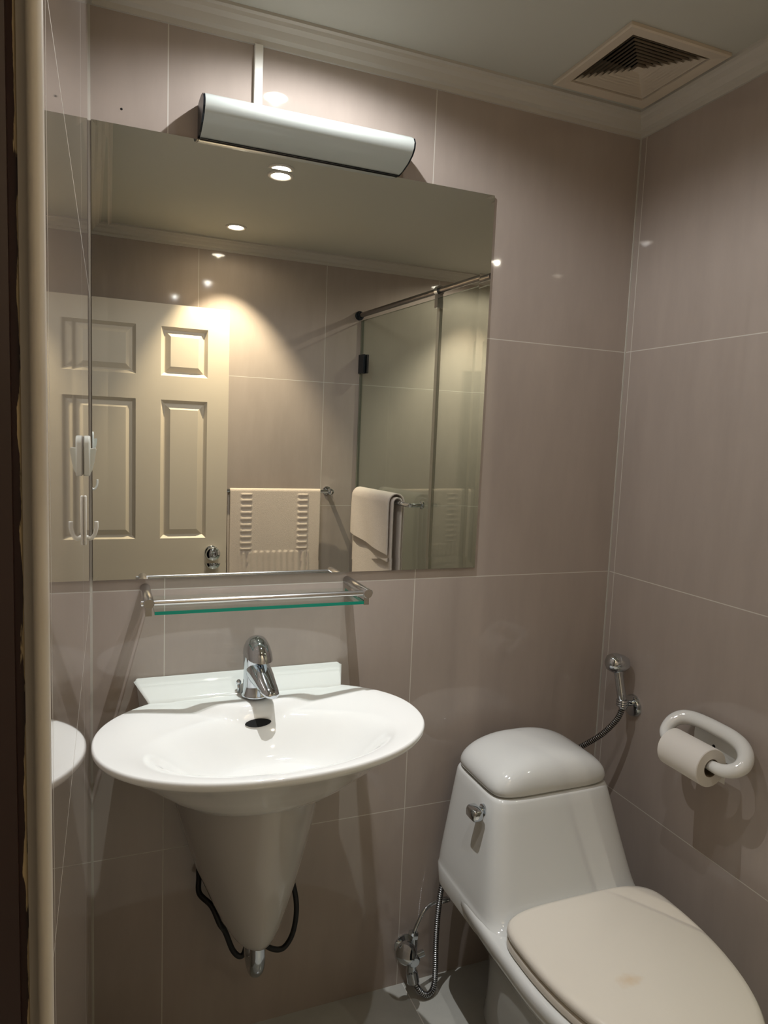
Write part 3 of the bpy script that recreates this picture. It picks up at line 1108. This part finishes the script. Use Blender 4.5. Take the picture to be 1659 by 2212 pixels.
# ------------------------------------------------------------------ hooks on the left wall
def hooks():
    y = -0.445
    b = MB()
    # rounded backing plate with the clip standing off it
    P = [(-0.022, 1.365), (-0.022, 1.412), (-0.018, 1.419), (-0.010, 1.4225), (0.010, 1.4225), (0.018, 1.419), (0.022, 1.412), (0.022, 1.365)]
    t = thing('adhesive_hook', 'pale plastic hook plate with clip stuck on the left wall near the mirror edge', 'hook', (0, y, 1.39))
    b.loft([[(0.0003, y + a, z) for a, z in P], [(0.0095, y + a, z) for a, z in P]], smooth=False)
    b.build('plate', M_hook, t, bevel=0.002)
    c = MB()
    Q = [(0.0095, 1.404), (0.0165, 1.405), (0.0175, 1.402), (0.015, 1.385), (0.012, 1.372), (0.0095, 1.368)]
    c.loft([[(x, y - 0.012, z) for x, z in Q], [(x, y + 0.012, z) for x, z in Q]], smooth=False)
    c.build('clip', M_hook, t)
    t = thing('coat_hook', 'small white J-shaped hook low on the left wall under the pale plate', 'hook', (0, y, 1.29))
    b = MB()
    b.box(0.0003, 0.004, y - 0.006, y + 0.006, 1.262, 1.335)
    b.build('stem', M_white, t, bevel=0.0012)
    b = MB()
    b.tube(bez([(0.003, y, 1.274), (0.009, y, 1.2715), (0.0145, y, 1.277), (0.0172, y, 1.288), (0.0172, y, 1.297)], 6), [0.003] * 10 + [0.0028] * 15, 12)
    b.build('hook_arm', M_white, t)


hooks()


# ------------------------------------------------------------------ towel rail and bath towel on the far wall
def towel_rail():
    zb, yb = 1.167, YF + 0.062
    t = thing('towel_rail', 'chrome towel rail on the wall facing the mirror', 'towel rail', (0.76, YF, zb))
    b = MB()
    b.tube([(0.470, yb, zb), (1.045, yb, zb)], 0.0085, 18)
    b.build('bar', M_chrome, t, auto=40)
    for x in (0.482, 1.035):
        b = MB()
        b.lathe([(0.021, 0), (0.021, 0.006), (0.010, 0.010), (0.010, 0.050), (0.0145, 0.054), (0.0145, 0.074), (0.010, 0.077)], (x, YF, zb), (0, 1, 0), n=24)
        b.build('wall_mount', M_chrome, t, auto=40)
    # bath towel
    X0, X1 = 0.553, 0.982
    top, bot_f, bot_b = zb + 0.013, 0.66, 0.62
    rad = 0.013
    prof = []   # (y, z, s) walking from front hem over the bar to the back hem
    nf = 150
    for i in range(nf):
        z = bot_f + (zb - bot_f) * i / (nf - 1)
        prof.append((yb + rad + 0.004 * math.sin(z * 7) * (1 - i / nf), z, 0))
    for i in range(1, 9):
        a = math.pi * i / 9
        prof.append((yb + rad * math.cos(a), zb + rad * math.sin(a), 1))
    for i in range(60):
        z = zb - (zb - bot_b) * i / 59
        prof.append((yb - rad, z, 2))
    nx = 110
    verts, faces = [], []
    W = X1 - X0
    for j, (y, z, sd) in enumerate(prof):
        for i in range(nx):
            u = i / (nx - 1)
            x = X0 + W * u
            dx = 0.0
            dy = 0.0
            if sd == 0:
                # raised woven bars in two vertical columns
                for c0 in (0.175, 0.80):
                    if abs(u - c0) < 0.062 and 0.893 < z < zb - 0.012:
                        dy += 0.0055 * (0.5 + 0.5 * math.sin((z - 0.86) * 2 * math.pi / 0.0285)) * min(1, (0.062 - abs(u - c0)) / 0.012)
                # pleated band across
                if 0.815 < z < 0.888 and 0.10 < u < 0.88:
                    dy += 0.0050 * (0.5 + 0.5 * math.sin(u * 2 * math.pi * 15)) * min(1, min(z - 0.815, 0.888 - z) / 0.01)
                for c0 in (0.175, 0.80):
                    if abs(u - c0) < 0.062 and z < 0.81:
                        dy += 0.0032 * (0.5 + 0.5 * math.sin((z - 0.86) * 2 * math.pi / 0.0285))
            if sd == 2:
                dx = -0.008
            verts.append((x + dx, y + dy + 0.0012 * math.sin(u * 21 + z * 5), z))
    for j in range(len(prof) - 1):
        for i in range(nx - 1):
            a = j * nx + i
            faces.append((a, a + 1, a + nx + 1, a + nx))
    b = MB()
    b.add(verts, faces)
    o = b.build('bath_towel', M_towel)
    md = o.modifiers.new('thick', 'SOLIDIFY'); md.thickness = 0.004; md.offset = -1
    tag(o, 'cream bath towel with woven bands hanging on the rail beside the door', 'towel')


towel_rail()


# ------------------------------------------------------------------ shower screen
S0 = Vector((1.190, YF, 0)); S1 = Vector((1.300, YR - 0.012, 0))
SD = (S1 - S0).normalized()
SN = Vector((-SD.y, SD.x, 0))      # towards the room (-x)
if SN.x > 0:
    SN = -SN
SL = (S1 - S0).length


def sp(q, off, z):
    p = S0 + SD * q + SN * off
    return (p.x, p.y, z)


def slab(b, q0, q1, o0, o1, z0, z1, mi=0):
    v = [sp(q, o, z) for z in (z0, z1) for o in (o0, o1) for q in (q0, q1)]
    b.add(v, [(0, 2, 3, 1), (4, 5, 7, 6), (0, 1, 5, 4), (2, 6, 7, 3), (0, 4, 6, 2), (1, 3, 7, 5)], False, mi)


def shower():
    qs = 0.715
    d = thing('shower_door', 'hinged clear glass shower door fixed to the wall facing the mirror', 'shower door', sp(0, 0, 0))
    b = MB(); slab(b, 0.012, qs - 0.002, -0.005, 0.005, 0.02, 2.0)
    o = b.build('glass_pane', [M_glass, M_glassedge2], d)
    mark_edges(o)
    for zc in (1.79, 0.35):
        b = MB()
        slab(b, 0.001, 0.060, 0.005, 0.014, zc - 0.045, zc + 0.045)
        slab(b, 0.001, 0.060, -0.014, -0.005, zc - 0.045, zc + 0.045)
        slab(b, 0.001, 0.011, -0.014, 0.014, zc - 0.045, zc + 0.045)
        h = b.build('hinge', M_dark, d, bevel=0.001)
    # bar handle on the room side
    b = MB()
    zt, off = 1.163, 0.068
    b.tube(bez([sp(0.12, 0.005, zt), sp(0.12, off - 0.012, zt), sp(0.132, off, zt), sp(0.30, off, zt), sp(0.50, off, zt), sp(0.648, off, zt), sp(0.660, off - 0.012, zt), sp(0.66, 0.005, zt)], 6), 0.009, 16)
    for q in (0.12, 0.66):
        b.lathe([(0.016, 0), (0.016, 0.006), (0.010, 0.008)], sp(q, 0.0052, zt), SN, n=20)
    b.build('towel_bar', M_chrome, d, auto=50)
    p = thing('shower_panel', 'fixed clear glass shower panel next to the right wall corner', 'shower panel', sp(qs, 0, 0))
    b = MB(); slab(b, qs + 0.003, SL, -0.005, 0.005, 0.004, 2.0)
    o = b.build('glass_pane', [M_glass, M_glassedge2], p)
    mark_edges(o)
    b = MB(); slab(b, qs - 0.008, qs + 0.012, -0.007, 0.007, 0.02, 1.985)
    o = b.build('edge_seal', pmat('seal_strip', srgb(150, 142, 124), 0.35), p)
    b = MB(); slab(b, 0.0005, 0.012, -0.006, 0.006, 0.02, 2.0)
    b.build('wall_seal', M_glassedge2, d)
    M_rail = pmat('dark_steel', (0.27, 0.25, 0.24, 1), 0.25, metal=1.0)
    r = thing('header_rail', 'round steel rail along the top of the shower glass', 'rail', sp(0, 0, 2.02))
    b = MB()
    b.tube([sp(0.004, 0.018, 2.022), sp(SL, 0.018, 2.022)], 0.0115, 20)
    b.build('rod', M_rail, r, auto=40)
    b = MB()
    b.lathe([(0.022, 0.0), (0.022, 0.008), (0.016, 0.011), (0.016, 0.026), (0.013, 0.028)], sp(0.0005, 0.018, 2.022), SD, n=24)
    b.build('wall_flange', M_dark, r, auto=40)
    b = MB()
    b.lathe([(0.019, 0), (0.019, 0.022)], sp(qs + 0.008, 0.018, 2.022), SD, n=24)
    slab(b, qs + 0.008, qs + 0.030, 0.0055, 0.030, 1.955, 2.022)
    b.build('glass_clamp', M_chrome, r, auto=40)


def mark_edges(o):
    for pl in o.data.polygons:
        n = pl.normal
        if abs(n.dot(SN)) < 0.5:
            pl.material_index = 1


shower()


def draped(name, q0, q1, off, rad, bot_f, bot_b, mat, label, zt=1.163, slope=0.0, wav=0.004, thick=0.006):
    prof = []
    nf = 60
    for i in range(nf):
        u = i / (nf - 1)
        prof.append((rad + 0.002 * (1 - u), bot_f + (zt - bot_f) * u, 1 - u))
    for i in range(1, 10):
        a = math.pi * i / 10
        prof.append((rad * math.cos(a), zt + rad * math.sin(a), 0))
    for i in range(nf):
        u = i / (nf - 1)
        prof.append((-rad, zt - (zt - bot_b) * u, u))
    nx = 50
    verts, faces = [], []
    for j, (o, z, dn) in enumerate(prof):
        for i in range(nx):
            u = i / (nx - 1)
            q = q0 + (q1 - q0) * u
            w = wav * dn * math.sin(u * 11 + j * 0.03)
            verts.append(sp(q, off + o + w, z - slope * dn * u))
    for j in range(len(prof) - 1):
        for i in range(nx - 1):
            a = j * nx + i
            faces.append((a, a + 1, a + nx + 1, a + nx))
    b = MB(); b.add(verts, faces)
    o = b.build(name, mat)
    md = o.modifiers.new('thick', 'SOLIDIFY'); md.thickness = thick; md.offset = 1
    tag(o, label, 'towel')
    return o


draped('hand_towel', 0.175, 0.560, 0.068, 0.018, 0.70, 0.66, M_towel2, 'plain white towel hanging low from the shower door bar', wav=0.003)
draped('face_towel', 0.182, 0.548, 0.068, 0.0345, 0.985, 0.90, M_towel2, 'short pinkish white towel folded over the longer one on the shower door bar', slope=0.05, wav=0.004)

hb = MB()
hb.lathe([(0.0024, 0), (0.0020, 0.0006)], (0.059, 0, 2.061), (0, -1, 0), n=14)
tag(hb.build('wall_hole', M_hole), 'tiny dark screw hole in the tile left of the wall lamp', 'hole')
